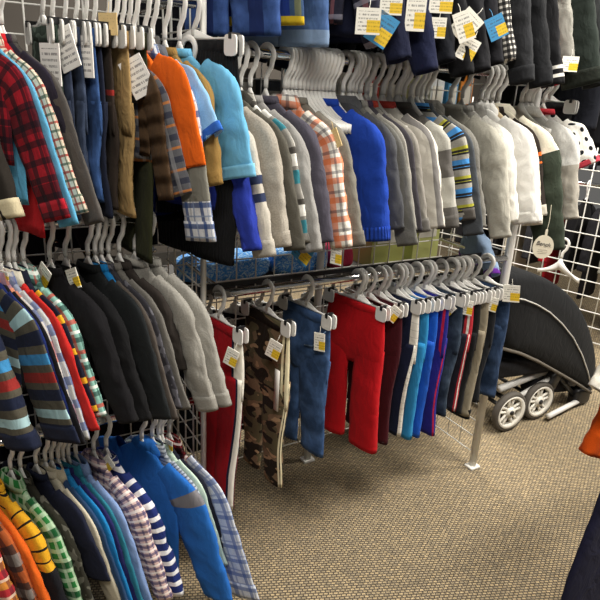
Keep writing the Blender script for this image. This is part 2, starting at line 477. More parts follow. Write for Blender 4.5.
# ------------------------------------------------------------------ the room
def struct(o): o['kind'] = 'structure'; return o
def carpet():
    N = NT('carpet_loops')
    tc = N.n('ShaderNodeTexCoord').outputs['Object']
    mp = N.n('ShaderNodeMapping'); mp.inputs['Rotation'].default_value = (0, 0, radians(22)); N.l(tc, mp.inputs[0])
    br = N.n('ShaderNodeTexBrick'); br.offset = .5
    for k, v in (('Scale', 1.0), ('Mortar Size', .0026), ('Mortar Smooth', .6), ('Bias', 0.0), ('Brick Width', .0165), ('Row Height', .0105)): br.inputs[k].default_value = v
    br.inputs['Color1'].default_value = lin('bda883'); br.inputs['Color2'].default_value = lin('9a8c73'); br.inputs['Mortar'].default_value = lin('5e564d')
    N.l(mp.outputs[0], br.inputs[0])
    n1 = N.n('ShaderNodeTexNoise'); n1.inputs['Scale'].default_value = 70; n1.inputs['Detail'].default_value = 2; N.l(tc, n1.inputs[0])
    n2 = N.n('ShaderNodeTexNoise'); n2.inputs['Scale'].default_value = 1.7; n2.inputs['Detail'].default_value = 3; N.l(tc, n2.inputs[0])
    r = N.n('ShaderNodeMapRange'); r.inputs[1].default_value = .35; r.inputs[2].default_value = .7; r.inputs[3].default_value = .72; r.inputs[4].default_value = 1.08; N.l(n1.outputs[0], r.inputs[0])
    c = N.mix(1.0, br.outputs[0], r.outputs[0], 'MULTIPLY')
    r2 = N.n('ShaderNodeMapRange'); r2.inputs[1].default_value = .3; r2.inputs[2].default_value = .75; r2.inputs[3].default_value = .9; r2.inputs[4].default_value = 1.05; N.l(n2.outputs[0], r2.inputs[0])
    c = N.mix(1.0, c, r2.outputs[0], 'MULTIPLY')
    N.l(c, N.b.inputs['Base Color']); N.b.inputs['Roughness'].default_value = .95; N.b.inputs['Specular IOR Level'].default_value = .1
    bp = N.n('ShaderNodeBump'); bp.inputs['Strength'].default_value = .7; bp.inputs['Distance'].default_value = .004
    N.l(N.math('ADD', N.math('SUBTRACT', 1.0, br.outputs['Fac']), N.math('MULTIPLY', n1.outputs[0], .6)), bp.inputs['Height']); N.l(bp.outputs[0], N.b.inputs['Normal'])
    return N.m
m = MB(); m.box((.6, .2, -.02), (9, 7, .04)); struct(m.build('floor', carpet(), smooth=False))
m = MB(); m.box((.6, 3.5, 1.5), (9, .1, 3.0)); struct(m.build('wall_back', plain('wall_paint', '47423d', .9), smooth=False))
m = MB(); m.box((.6, 3.44, .06), (9, .02, .12)); struct(m.build('baseboard_back', plain('base_vinyl', '2c2a28', .6), smooth=False))

# ------------------------------------------------------------------ gridwall panels, rails
GS = .0762
def wires(m, a, b, z0, z1, GS=GS):
    wr = .0026 if GS < .1 else .0042
    a = Vector(a); b = Vector(b); L = (b - a).length; d = (b - a) / L; nn = Vector((-d.y, d.x, 0))
    k = 0
    while k * GS <= L + .001:
        p = a + d * (k * GS); m.tube([(p.x, p.y, z0), (p.x, p.y, z1)], wr, 6); k += 1
    z = z0
    while z <= z1 + .001:
        p, q = a + nn * .005, b + nn * .005; m.tube([(p.x, p.y, z), (q.x, q.y, z)], wr, 6); z += GS
def gridpanel(name, a, b, z0, z1, label, posts=(), gs=GS, pr=.0155):
    r = empty(name, (0, 0, 0), 0, label, 'gridwall')
    m = MB(); wires(m, a, b, z0, z1, gs); m.build('wire_mesh', WIRE, r)
    for (x, y) in posts:
        m = MB(); m.tube([(x, y, .01), (x, y, z1 + .03)], pr, 14); p = m.build('post', WIRE, r)
        m = MB(); m.box((x, y, .006), (.055, .045, .012)); bevel(m.build('foot', WIRE, p, False), .004)
    return r
gridpanel('gridwall_panel', (-1.235, .34, 0), (-.02, .34, 0), .12, 2.15, 'white wire gridwall panel behind the trousers and sweatshirts', ((-.64, .36),))
gridpanel('gridwall_panel', (-2.55, .34, 0), (-1.26, .34, 0), .12, 2.15, 'white wire gridwall panel behind the three left rails', ((-2.5, .36),))
gridpanel('end_panel', (0, .02, 0), (0, .325, 0), .075, 1.86, 'white wire end panel with a round post beside the stroller', ((0, 0),))
gridpanel('end_panel', (-1.262, .02, 0), (-1.262, .325, 0), .075, 2.15, 'white wire end panel dividing the left rails from the trousers', ((-1.262, 0),), GS, .0075)
gridpanel('angled_gridwall', (1.8 + .03, .6 - .10, 0), (1.8 - .28 * 1.4, .6 + .96 * 1.4, 0), .03, 1.55, 'white wire gridwall panel standing behind the stroller at far right', (), .1016)

def rail(name, x0, x1, z, label, back=True, y=0.0, ends=(0, 1)):
    r = empty(name, (x0, y, z), 0, label, 'rail')
    m = MB(); m.tube([(0, 0, 0), (x1 - x0, 0, 0)], .0125, 16); m.build('tube', CHROME, r)
    if back:
        m = MB(); m.box(((x1 - x0) / 2, .045, .012), (x1 - x0, .006, .014)); m.build('back_bar', DARKMETAL, r, False)
    for q in (.03, .97):
        m = MB(); X = (x1 - x0) * q
        m.tube([(X, .012, 0), (X, .334 - y, 0)], .007, 8); m.build('bracket', CHROME, r)
    return r
rail('hang_rail', -1.23, .13, 1.63, 'chrome rail carrying the sweatshirts at upper right')
rail('hang_rail', -1.23, -.017, .965, 'chrome rail carrying the trousers at lower right')
rail('hang_rail', -1.23, .34, 2.12, 'chrome rail carrying the topmost row of dark clothes', False)
rail('hang_rail', -2.45, -1.285, 1.73, 'chrome rail carrying the upper left row of clothes', False)
rail('hang_rail', -2.45, -1.285, 1.205, 'chrome rail carrying the middle left row of clothes', False)
rail('hang_rail', -2.45, -1.285, .63, 'chrome rail carrying the lower left row of clothes', False)

# ------------------------------------------------------------------ upper right rail: sweatshirts
F = fabric
def mel(h, k=.22): return F(h, heather=k)
UR = 'on upper right rail'; gU = 'tops on the upper right rail'
def U(s, desc, body, **k):
    k.setdefault('yaw', 22); k.setdefault('swing', .015); k.setdefault('flare', 15)
    k.setdefault('group', gU); k.setdefault('where', UR)
    queue(top, s, 1.63, desc, body, k)
plaid = lambda base, bands, **k: F(base, tuple(bands), **k)
white_gray = mel('bdb9b0', .12)
U(-1.302, 'royal blue plain sweatshirt behind the navy-banded grey one', F('2b3ca0'), SL=0.331, L=0.396, r0=.036, r1=.03)
U(-1.272, 'pale grey sweatshirt with navy sleeve bands', mel('b9b3a8', .14), sleeve=F('b9b3a8', (('v', 9, .205, .022, '2d3550', 1), ('v', 9, .250, .022, '2d3550', 1)), heather=.14), SL=0.355, cuff=mel('aaa499', .14), kind='sweatshirt', L=0.396)
U(-1.214, 'heather beige sweatshirt with a small chest mark', mel('a49d92', .2), SL=0.331, t=.017, r0=.058, patch=(.05, -.2, .05, .02, F('5d5a55')), cuff=mel('9a9388', .2), L=0.396)
U(-1.179, 'dark olive hooded jacket with open neck', mel('57544c', .16), SL=0.355, hood=True, collar=F('3c3a36'), kind='jacket', cat='jacket', L=0.396)
U(-1.158, 'teal, white and grey check shirt', plaid('8d8a84', (('v', .13, .03, .03, 'e6e4de', .9), ('v', .13, .075, .035, '1f7a8a', .9), ('u', .06, 0, .012, 'e6e4de', .5), ('v', .13, .0, .015, '3b3734', .9))), SL=0.322, collar_kind='polo', kind='check_shirt', L=0.396)
U(-1.130, 'plain light grey sweatshirt beside the teal check shirt', mel('918f8c', .1), SL=0.348, L=0.396)
U(-1.083, 'dark purplish grey sweatshirt with a blue label', F('4d4a55'), SL=0.331, tags=((.20, -.03, -.47, dict(w=.06, h=.07, tilt=.5, mat=TAGB)),), L=0.396)
PLO = (('u', .052, 0, .016, 'd8713f', .75), ('v', .052, 0, .016, 'd8713f', .75), ('u', .052, .026, .008, '4b4a52', .6), ('v', .052, .026, .008, '4b4a52', .6))
U(-1.025, 'orange, white and grey plaid shirt', plaid('e3ddd3', PLO), SL=0.355, collar_kind='polo', kind='plaid_shirt', cuff=plaid('e3ddd3', PLO), L=0.396)
U(-0.992, 'olive grey sweatshirt with a kraft label', mel('77736a', .16), SL=0.364, tags=((.16, -.03, -.18, dict(w=.022, h=.05, tilt=-.5, mat=TAGK)), (.2, -.03, -.49, {})), cuff=mel('6a665e', .16), L=0.396)
U(-0.889, 'royal blue sweatshirt with ribbed cuffs', F('1d3f9e', heather=.07), SL=0.348, t=.02, r0=.068, r1=.046, cuff=F('1d3f9e', kind='rib'), st=.024, flare=11, L=0.396)
U(-0.831, 'slate grey long sleeved top next to the royal blue one', mel('4d4e52', .1), SL=0.314, r0=.052, hood=True, collar=mel('5d5e61', .1), L=0.396)
U(-0.809, 'mid grey sweatshirt with a dark collar', mel('6b6a66', .14), SL=0.364, collar=F('2c2c2e'), L=0.396)
U(-0.787, 'light stone grey sweatshirt hung with a dark one', mel('97948d', .14), SL=0.331, L=0.396)
U(-0.768, 'charcoal sweatshirt with a purplish neckband', F('434046'), SL=0.331, collar=F('4a3a4d'), L=0.396)
U(-0.749, 'grey sweatshirt with coral red piping', mel('8b8780', .1), SL=0.339, collar=F('c84b3c'), cuff=F('6d6a66'), L=0.396)
U(-0.683, 'cream sweatshirt with a red rung stripe down sleeve', mel('c9c4ba', .06), sleeve=F('cdc8be', (('u', 9, .028, .024, '7d7a78', 1), ('v', .030, 0, .012, 'b23a3a', .0)), heather=.05), SL=0.331, r0=.05, collar=F('b8443c'), L=0.396)
U(-0.622, 'grey and dark colour-block sweatshirt', F('a9a79f', (('v', .2, 0, .09, '55524f', 1),)), SL=0.331, sleeve=F('a9a79f', (('v', .17, .03, .08, '5c5956', 1),)), cuff=F('55524f'), kind='sweatshirt', L=0.396)
STB = (('v', .088, .0, .030, '4a8ed0', 1), ('v', .088, .044, .024, 'a3a03c', 1), ('v', .044, .036, .007, '2b2a2c', 1), ('v', .044, .0, .006, '2b2a2c', 1))
U(-0.551, 'blue, olive and grey striped sweater', F('9d9a92', STB), SL=0.306, cuff=F('57534f'), kind='striped_sweater', cat='sweater', r0=.045, L=0.396)
U(-0.534, 'thin slate sweatshirt squeezed beside the striped sweater', F('4b4f54'), SL=0.355, t=.010, L=0.396)
U(-0.512, 'medium grey hooded sweatshirt', mel('77756f', .14), SL=0.331, hood=True, L=0.396)
U(-0.410, 'light warm grey sweatshirt beside the white ones', mel('aba89d', .1), SL=0.364, t=.018, r0=.060, st=.021, L=0.396)
U(-0.359, 'off-white sweatshirt with soft folded cuffs', F('d8d5cd'), SL=0.314, t=.018, r0=.055, L=0.396)
U(-0.273, 'bright white hooded sweatshirt', F('eae8e3', heather=.03), SL=0.339, t=.02, r0=.062, r1=.046, st=.023, cuff=F('e2e0da'), hood=True, L=0.396)
U(-0.244, 'tan and white long sleeved top', F('c9b594'), SL=0.331, sleeve=F('dcd5c6'), L=0.396)
U(-0.219, 'black jacket with an orange trim', F('2b2522'), SL=0.314, sleeve=F('2e2723', (('v', 9, .14, .012, 'd8672a', 1), ('v', 9, .165, .006, 'd8672a', 1))), kind='jacket', cat='jacket', cuff=F('b9b4a8'), L=0.396)
U(-0.189, 'cream fleece jacket with dark olive lower sleeves', F('d9d2bd', heather=.05), SL=0.432, t=.03, r0=.068, r1=.052, st=.03, hood=True, collar=F('ded7c4'), sleeve=F('ddd6c3', (('v', 9, .7, .56, '333a30', 1),)), L=.42, kind='fleece_jacket', cat='jacket')
U(-0.041, 'pale grey romper with a white collar', mel('bdbcb8', .05), SL=0.338, t=.018, r0=.055, L=.44, collar=F('e4e2dc'), collar_kind='polo', kind='romper', cat='romper', st=.021, sleeve=F('c4c3bf', (('v', 9, .5, .33, 'a09b91', 1),)))
U(0.042, 'white top with black polka dots and red hem', F('e6e3dc', kind='dots'), SL=.15, L=0.234, t=.016, r0=.06, r1=.05, cuff=F('b93f4c'), collar=F('c63a44'), kind='polka_dot_top')
queue(trousers, 0.070, 1.63, 'black leggings under the polka dot top', F('1c1c1e'), dict(yaw=14, L=.50, hw=.09, hem=.04, t=.013, where=UR, group=gU, kind='leggings'))

# ------------------------------------------------------------------ trouser rail
PRW = 'on the trouser rail'; gP = 'trousers on the lower right rail'
def P(s, desc, mat, **k):
    k.setdefault('group', gP); k.setdefault('where', PRW); queue(trousers, s, .965, desc, mat, k)
yt = lambda x=.105, y=-.03, z=-.12, **k: (x, y, z, dict(dict(tilt=.3, yaw=.4), **k))
RED = F('a3121c', heather=.05)
STR = (('u', 9, .040, .052, '1c2036', 1), ('u', 9, .030, .034, 'dcd8cd', 1), ('v', .021, 0, .003, '8f8b82', .0))
P(-1.213, 'dark red track trousers with white and navy side stripe', F('98101b', STR, heather=.05), L=.715, hem=.046, yaw=14, lean=-.012, rear=F('98101b', heather=.05), hw=.11, tags=(yt(.11, -.03, -.13, w=.04),), kind='track_trousers')
P(-1.053, 'brown camouflage joggers with cream side stripe', F('75604a', (('u', 9, .026, .010, 'd9cfae', 1), ('u', 9, .009, .010, 'd9cfae', 1)), kind='camo'), L=.665, hem=.047, yaw=10, split=.26, rear=F('75604a', kind='camo'), tags=(yt(.105, -.04, -.13, w=.045, h=.06),), kind='joggers', patch=(.098, -.30, .022, .14, plain('size_film', 'd6d3cc', .4)), lean=.01)
DEN = lambda h: F(h, kind='denim', heather=.15)
P(-0.911, 'mid blue denim jeans with front pocket', DEN('2c4468'), L=.585, hem=.056, yaw=11, tags=(yt(.10, -.03, -.13, tilt=-.05, h=.06),), kind='jeans', pockets=F('6d87a8'))
P(-0.715, 'bright red fleece trousers', F('b3121a', heather=.05), L=.615, hem=.062, yaw=14, hw=.125, ht=.022, t=.024, lw=.06, lean=.012, leanb=.0)
P(-0.622, 'burgundy corduroy trousers', F('3d1018', heather=.06), L=.62, yaw=8, tags=(yt(.12, -.03, -.08, tilt=.5),))
P(-0.549, 'navy track trousers with white ladder stripe', F('1b2038', (('u', 9, .026, .026, 'dedad0', 1), ('v', .026, 0, .003, '1b2038', .25))), L=.61, yaw=8, kind='track_trousers', lean=.0, rear=F('1b2038'))
P(-0.509, 'sky blue sports trousers', F('2f86bd', heather=.05), L=.63, yaw=10)
P(-0.464, 'cobalt blue shiny sports trousers', F('1d55b8', rough=.5), L=.63, yaw=10)
P(-0.417, 'violet blue track trousers with red piping', F('27267c', (('u', 9, .020, .010, 'b52240', 1),)), L=.63, yaw=12, kind='track_trousers', lean=.03, rear=F('27267c'))
P(-0.346, 'dark denim jeans beside the violet track trousers', DEN('24303f'), L=.57, yaw=10, tags=(yt(.09, -.035, -.11, w=.05, h=.06, tilt=.6),), kind='jeans')
P(-0.297, 'navy trousers with red and white side stripes', F('23222e', (('u', 9, .026, .028, 'a92a34', 1), ('u', 9, .016, .008, 'd8d4cc', 1))), L=.56, yaw=10, rear=F('23222e'), tags=(yt(.11, -.03, -.10, tilt=0),))
P(-0.262, 'black trousers squeezed beside the taupe ones', F('1a1a1c'), L=.58, yaw=10)
P(-0.222, 'taupe cotton trousers with black cuffs', mel('8f8673', .06), L=.60, hem=.05, yaw=11, cuffm=F('1b1a1b'))
P(-0.181, 'black sports trousers with a yellow label', F('202226'), L=.55, yaw=10, tags=(yt(.12, -.03, -.10, tilt=.1),))
P(-0.112, 'dark blue jeans nearest the stroller', DEN('22334d'), L=.54, hem=.058, yaw=14, tags=(yt(.125, -.03, -.06, w=.06, h=.065, tilt=-.1),), kind='jeans')
for i, s in enumerate((-.70, -.665, -.60, -.53, -.46, -.40, -.345, -.29, -.235, -.18, -.115)):
    h = empty('clip_hanger', (s, 0, .965), radians(8 + (i * 37 % 11) - 5 - 90), 'empty clip hanger crowded on the trouser rail', 'hanger', 'empty clip hangers on the trouser rail')
    shared(('bar', .107), clip_hanger_mesh(.107), 'hanger_bar', PLASTIC, h)
    for sx in (-1, 1):
        if ('clip', .107, sx) in _shared: shared(('clip', .107, sx), None, 'clip', PLASTIC, h, False)

# ------------------------------------------------------------------ upper left rail
UL = 'on upper left rail'; gA = 'clothes on the upper left rail'
def A(s, desc, body, **k):
    k.setdefault('group', gA); k.setdefault('where', UL); queue(top, s, 1.73, desc, body, k)
def AT(s, desc, mat, **k):
    k.setdefault('group', gA); k.setdefault('where', UL); queue(trousers, s, 1.73, desc, mat, k)
A(-1.873, 'cream and black sweater cut by the left edge', F('2a2622'), sleeve=F('2a2622', (('v', 9, .2, .02, 'd9d0b8', 1),)), cuff=F('cbbf9f'), SL=0.336, L=0.37)
PLR = (('u', .036, 0, .013, '1f1a24', .75), ('v', .036, 0, .013, '1f1a24', .75), ('u', .15, .02, .045, '16151f', .6), ('v', .15, .04, .05, '16151f', .6))
A(-1.786, 'red and black buffalo plaid flannel shirt', plaid('b01f2e', PLR), SL=0.344, r0=.06, r1=.05, cuff=plaid('b01f2e', PLR[:2]), collar_kind='polo', kind='flannel_shirt', yaw=22, st=.02, flare=16, L=0.37)
A(-1.773, 'sky blue long sleeved top', F('5fa9cf'), SL=0.352, L=.46)
TAT = (('u', .034, 0, .005, 'a83a34', .85), ('v', .034, 0, .005, 'a83a34', .85), ('u', .034, .017, .005, '3f5b4b', .8), ('v', .034, .017, .005, '3f5b4b', .8))
A(-1.753, 'cream, red and green tattersall check shirt', plaid('ddd5bf', TAT), SL=0.336, collar_kind='polo', kind='check_shirt', cuff=plaid('ddd5bf', TAT), L=0.37)
A(-1.722, 'charcoal grey cardigan with long sleeves', mel('55514e', .12), SL=0.36, kind='cardigan', cat='cardigan', L=0.37)
A(-1.741, 'bright red fleece vest with long hem', F('c4232a'), SL=0, L=.53, w=.13, kind='vest', cat='vest')
A(-1.728, 'dark plum jacket with a red side seam', F('2b2734', (('u', 9, -.10, .012, '8d2a2c', 1),)), SL=0.288, kind='jacket', cat='jacket', L=0.37)
wt = lambda z=-.12, **k: (.09, -.035, z, dict(dict(w=.058, h=.085, tilt=0, yaw=.45, mat=TAGW), **k))
AT(-1.638, 'dark green camouflage trousers', F('2b3830', kind='blotch'), L=.45, yaw=5, hw=.10)
AT(-1.618, 'dark denim jeans behind the first paper label', DEN('20283a'), L=.50, yaw=5, hw=.10, kind='jeans', tags=(wt(),))
AT(-1.591, 'grey blue denim jeans with a tilted paper label', DEN('2a3448'), L=.50, yaw=6, hw=.10, kind='jeans', tags=(wt(-.09, tilt=-.35),))
AT(-1.568, 'medium blue jeans with faded front', DEN('28436f'), L=.46, yaw=8, hw=.105, kind='jeans')
AT(-1.547, 'navy chinos with a handwritten paper label', F('1d2233'), L=.50, yaw=5, hw=.10, tags=(wt(-.10),), kind='chinos')
AT(-1.528, 'dark brown trousers with red stitching', F('2f2722', (('v', 9, .22, .012, '9c2a26', .8),)), L=.48, yaw=6, hw=.10)
AT(-1.499, 'tan cargo trousers with side pocket', F('a88b5d', heather=.06, wrinkle=.9), L=.50, yaw=9, hw=.11, ht=.022, t=.022, hem=.05, kind='cargo_trousers', tags=(wt(-.05, w=.05, h=.045, mat=TAGK),))
A(-1.484, 'grey plaid shirt with orange lines', plaid('6c6d73', (('v', .05, 0, .014, '33374a', .8), ('v', .05, .02, .006, 'd0854a', .9), ('u', .045, 0, .01, 'a9a9ad', .6))), SL=0.288, w=.12, tags=(wt(-.14, tilt=-.5),), kind='plaid_shirt', L=0.37)
A(-1.465, 'brown quilted puffer vest', F('4d3a28', kind='quilt', rough=.6), SL=0.296, L=0.353, t=.02, st=.022, w=.12, kind='puffer_jacket', cat='jacket', yaw=12, swing=.01, flare=10)
A(-1.437, 'bright orange tee shirt', F('f06a1c', heather=.04), SL=0.216, L=0.302, r0=.088, r1=.078, st=.02, t=.018, kind='tee_shirt', w=.14, yaw=16, swing=.02, flare=14)
AT(-1.45, 'dark olive long trousers', F('31331f'), L=.62, yaw=8, hw=.10, hem=.05)
PLB = (('u', .05, 0, .012, '2f4a80', .85), ('v', .05, 0, .012, '2f4a80', .85), ('u', .05, .022, .004, '8a9ab8', .8), ('v', .05, .022, .004, '8a9ab8', .8))
A(-1.41, 'white and blue plaid shirt with grey elbow patch', plaid('d9dade', PLB), sleeve=plaid('d9dade', PLB + (('v', 9, .335, .10, '7d7b72', 1),)), SL=0.4, r0=.05, r1=.058, cuff=plaid('d9dade', PLB), collar_kind='polo', kind='plaid_shirt', flare=9, st=.026, L=0.37, yaw=14, swing=.01)
A(-1.392, 'pale blue polo shirt with royal blue sleeve lining', F('86b3dd'), SL=.17, r0=.065, r1=.06, L=0.302, st=.024, collar=F('5d5f66'), cuff=F('2f62b8'), kind='polo_shirt', collar_kind='polo', yaw=16, swing=.02)
A(-1.362, 'mustard tan shirt half hidden behind the light blue one', F('8f713f'), SL=0.272, r0=.055, L=0.319, yaw=16, swing=.0)
AT(-1.288, 'black ribbed leggings hanging below the light blue shirt', F('151517', kind='rib'), L=.63, hw=.165, yaw=18, hem=.09, kind='leggings', t=.02, ht=.022, lean=.0)
A(-1.325, 'light blue short sleeved shirt with folded cuff', F('6aaed4', heather=.05), SL=0.24, L=0.286, r0=.075, r1=.066, st=.03, t=.022, cuff=F('78b8da', heather=.05), flare=12, w=.15, yaw=18, swing=.02, kind='shirt')


# ------------------------------------------------------------------ middle left rail
ML = 'on middle left rail'; gB = 'clothes on the middle left rail'
def B(s, desc, body, **k):
    k.setdefault('group', gB); k.setdefault('where', ML); queue(top, s, 1.205, desc, body, k)
STS = (('v', .225, .0, .026, '8f2d2a', 1), ('v', .225, .045, .028, '1d2338', 1), ('v', .225, .092, .024, 'a8c9cf', 1), ('v', .225, .135, .028, '1d2338', 1), ('v', .225, .18, .026, '3c82b4', 1))
B(-1.913, 'olive, red and blue striped sweater, second at left edge', F('545045', STS), SL=0.349, r0=.07, r1=.06, st=.028, kind='striped_sweater', cat='sweater', cuff=F('1d2338'), L=0.378)
B(-1.827, 'olive, red and blue striped sweater with navy cuff', F('545045', STS), SL=0.357, r0=.078, r1=.070, st=.034, t=.02, kind='striped_sweater', cat='sweater', cuff=F('1d2338'), L=0.378)
B(-1.821, 'black shirt behind the striped sweater', F('17161a'), SL=0.299, L=0.378)
B(-1.807, 'royal navy sweatshirt beside the striped sweater', F('1f2c66'), SL=0.357, L=0.378)
B(-1.798, 'black top with long sleeves between the plaids', F('1a191d'), SL=0.357, L=0.378)
B(-1.792, 'white, orange and blue plaid shirt', plaid('cfc8c0', (('v', .16, .02, .05, 'd8764a', .8), ('v', .16, .09, .03, '33487f', .8), ('u', .05, 0, .015, '5a6c9a', .6))), SL=0.332, collar_kind='polo', kind='plaid_shirt', L=0.378)
B(-1.778, 'faded blue and white madras shirt', plaid('c9c9c6', (('v', .06, 0, .022, '4a5f92', .75), ('u', .055, 0, .02, '4a5f92', .6), ('u', .055, .03, .004, 'b5574f', .7))), SL=0.357, collar_kind='polo', kind='madras_shirt', L=0.378)
B(-1.760, 'bright red sweater with cream collar', F('c02a26'), SL=0.332, r0=.042, collar=F('dcd6c4'), collar_kind='polo', kind='sweater', cat='sweater', tags=((.02, -.03, -.1, dict(w=.05, h=.02)),), L=0.378)
B(-1.748, 'navy polo shirt with yellow stripes', F('1b1d2e', (('v', .075, .02, .016, 'd9a62a', 1),)), SL=0.299, r0=.045, kind='polo_shirt', collar_kind='polo', L=0.378)
B(-1.727, 'teal, white and red tartan shirt', plaid('8fc0b4', (('v', .07, 0, .012, '27453f', .8), ('u', .06, 0, .010, '27453f', .7), ('v', .07, .03, .010, 'b54a3e', .85), ('u', .06, .03, .010, 'b54a3e', .8), ('v', .07, .05, .008, 'e6ebe4', .9))), SL=0.299, collar_kind='polo', kind='tartan_shirt', L=0.378)
REDP = plain('red_print', 'a01f26', .6)
B(-1.667, 'black jacket with a red and white chest emblem', F('151417'), SL=0.332, r0=.058, kind='jacket', cat='jacket', patch=(-.005, -.21, .07, .10, REDP), tags=((.03, -.03, -.10, dict(w=.045, h=.06, tilt=.6)),), t=.016, L=0.378)
B(-1.630, 'plain black long sleeved top next to the emblem jacket', F('131315'), SL=0.349, r0=.055, tags=((.06, -.03, -.10, dict(w=.045, h=.05, tilt=-.4)),), L=0.378)
B(-1.576, 'charcoal green sweatshirt with a bright blue lining', F('1f2224'), SL=0.357, r0=.062, st=.024, t=.02, hem=.15, L=0.378)
B(-1.558, 'dark brown top with a bright blue shoulder panel', F('1b78b8'), SL=0.357, sleeve=mel('544d48', .1), L=0.344)
B(-1.542, 'dark camouflage sweatshirt', F('35343a', kind='blotch'), SL=0.332, L=0.378)
B(-1.524, 'grey marl sweatshirt between dark ones', mel('6d6a65', .18), SL=0.34, L=0.378)
B(-1.497, 'dark brown zip cardigan', F('2e2926'), SL=0.224, L=0.292, kind='cardigan', cat='cardigan')
B(-1.455, 'light grey ribbed sweatshirt', mel('96938c', .16), SL=0.357, r0=.056, t=.016, cuff=mel('8b8881', .16), L=0.378)
B(-1.418, 'pale grey sweatshirt nearest the red track trousers', mel('9c9992', .16), SL=0.349, r0=.056, r1=.044, flare=17, cuff=mel('94918a', .16), st=.02, L=0.378)

# ------------------------------------------------------------------ lower left rail
LL = 'on lower left rail'; gC = 'clothes on the lower left rail'
def C_(s, desc, body, **k):
    k.setdefault('group', gC); k.setdefault('where', LL); k.setdefault('SL', .37); queue(top, s, .63, desc, body, k)
C_(-1.961, 'pink, red and yellow plaid shirt at left edge', plaid('b8323a', (('v', .05, 0, .02, 'd8933a', .8), ('u', .05, 0, .014, '5a2430', .7), ('v', .05, .03, .008, 'e0c8b0', .8))), kind='plaid_shirt', collar_kind='polo', L=0.405)
C_(-1.916, 'brown, orange and grey large plaid shirt', plaid('4a3028', (('u', .08, 0, .03, 'b05a2c', .75), ('v', .10, 0, .035, 'c0602c', .6), ('v', .10, .05, .03, '8d8a86', .6), ('u', .08, .045, .02, '2a2226', .7))), kind='plaid_shirt', collar_kind='polo', L=0.405)
C_(-1.894, 'vivid orange shirt under a striped sleeve', F('d8601c'), kind='shirt', SL=0.386, r0=.045, L=0.405)
C_(-1.857, 'yellow tee shirt with thin black stripes', F('e0a526', (('v', .033, 0, .005, '1d1b1c', 1),)), sleeve=F('e0a526', (('v', .033, 0, .005, '1d1b1c', 1), ('v', 9, .40, .21, '17171c', 1))), SL=0.386, r0=.05, st=.02, kind='striped_tee', L=0.405)
C_(-1.812, 'green and white gingham shirt', plaid('2b7a3c', (('u', .03, 0, .012, 'bfd6b8', .65), ('v', .03, 0, .012, 'bfd6b8', .65), ('v', .09, .02, .02, '16402a', .7))), kind='gingham_shirt', collar_kind='polo', L=0.405)
C_(-1.788, 'dark olive print shirt beside the green gingham', F('2b2a22', kind='blotch'), kind='shirt', L=0.405)
C_(-1.749, 'navy short sleeved tee over a cream one', F('1c2033'), SL=0.23, r0=.07, r1=.07, st=.022, kind='tee_shirt', L=0.405)
C_(-1.725, 'cream long sleeved undershirt', F('c9c1ac'), SL=0.368, r0=.05, kind='undershirt', L=0.405)
C_(-1.709, 'dusty navy polo with cream collar', F('2a4468'), SL=0.386, collar=F('c9bfa6'), collar_kind='polo', kind='polo_shirt', L=0.405)
C_(-1.692, 'bright azure blue long sleeved top', F('1f7ab8'), L=0.405)
C_(-1.679, 'indigo sweatshirt with a small print', F('25265c'), L=0.405)
C_(-1.665, 'teal button shirt', F('2a7388'), collar_kind='polo', kind='shirt', L=0.405)
C_(-1.645, 'faded chambray shirt with long sleeves', F('7d96c4'), collar_kind='polo', kind='chambray_shirt', r0=.045, L=0.405)
C_(-1.596, 'pink, white and navy mini check shirt', plaid('d8b9b4', (('u', .024, 0, .008, '4a4468', .75), ('v', .024, 0, .008, '4a4468', .75), ('v', .024, .012, .006, 'f0e6e0', .8))), collar_kind='polo', kind='check_shirt', L=0.405)
C_(-1.561, 'navy and white wide striped tee', F('22306c', (('v', .036, 0, .014, 'e6e6ea', 1),)), SL=0.368, kind='striped_tee', tags=((.06, -.03, -.09, dict(w=.04, h=.045, tilt=.7)),), L=0.405)
C_(-1.458, 'bright blue hoodie with a grey sleeve stripe', F('2767b8', heather=.06), sleeve=F('2767b8', (('v', 9, .125, .032, '77757a', 1),), heather=.06), SL=0.423, r0=.082, r1=.062, st=.03, t=.022, flare=17, w=.15, kind='hoodie', cat='hoodie', L=.50, hood=True)
C_(-1.426, 'fine grey striped shirt behind the bright blue hoodie', F('a9b0ba', (('v', .010, 0, .004, '4d5566', .8),)), collar_kind='polo', kind='shirt', SL=0.35, L=0.405)
PLW = (('u', .05, 0, .014, '4f68a0', .7), ('v', .05, 0, .014, '4f68a0', .7), ('u', .05, .028, .005, '8795b8', .7), ('v', .05, .028, .005, '8795b8', .7))
C_(-1.374, 'white and pale blue plaid shirt with buttoned cuff', plaid('d4d8df', PLW), SL=0.46, r0=.064, r1=.062, st=.022, flare=19, cuff=plaid('d4d8df', PLW), collar_kind='polo', kind='plaid_shirt', tags=((.03, -.03, -.09, dict(w=.03, h=.035)),), L=0.405)
C_(-1.407, 'pale mint shirt beside the pale blue plaid', F('c4d9c8'), SL=0.322, L=0.405)
C_(-1.397, 'navy knitted top with a yellow mark', F('20222f'), SL=0.276, L=0.405)
C_(-1.374, 'red and white tartan shirt nearest the trousers', plaid('8f1f28', (('u', .05, 0, .014, '1d1518', .75), ('v', .05, 0, .014, '1d1518', .75), ('v', .05, .03, .006, 'd9c9c4', .85), ('u', .05, .03, .006, 'd9c9c4', .7))), SL=0.331, r0=.04, collar_kind='polo', kind='tartan_shirt', L=0.405)

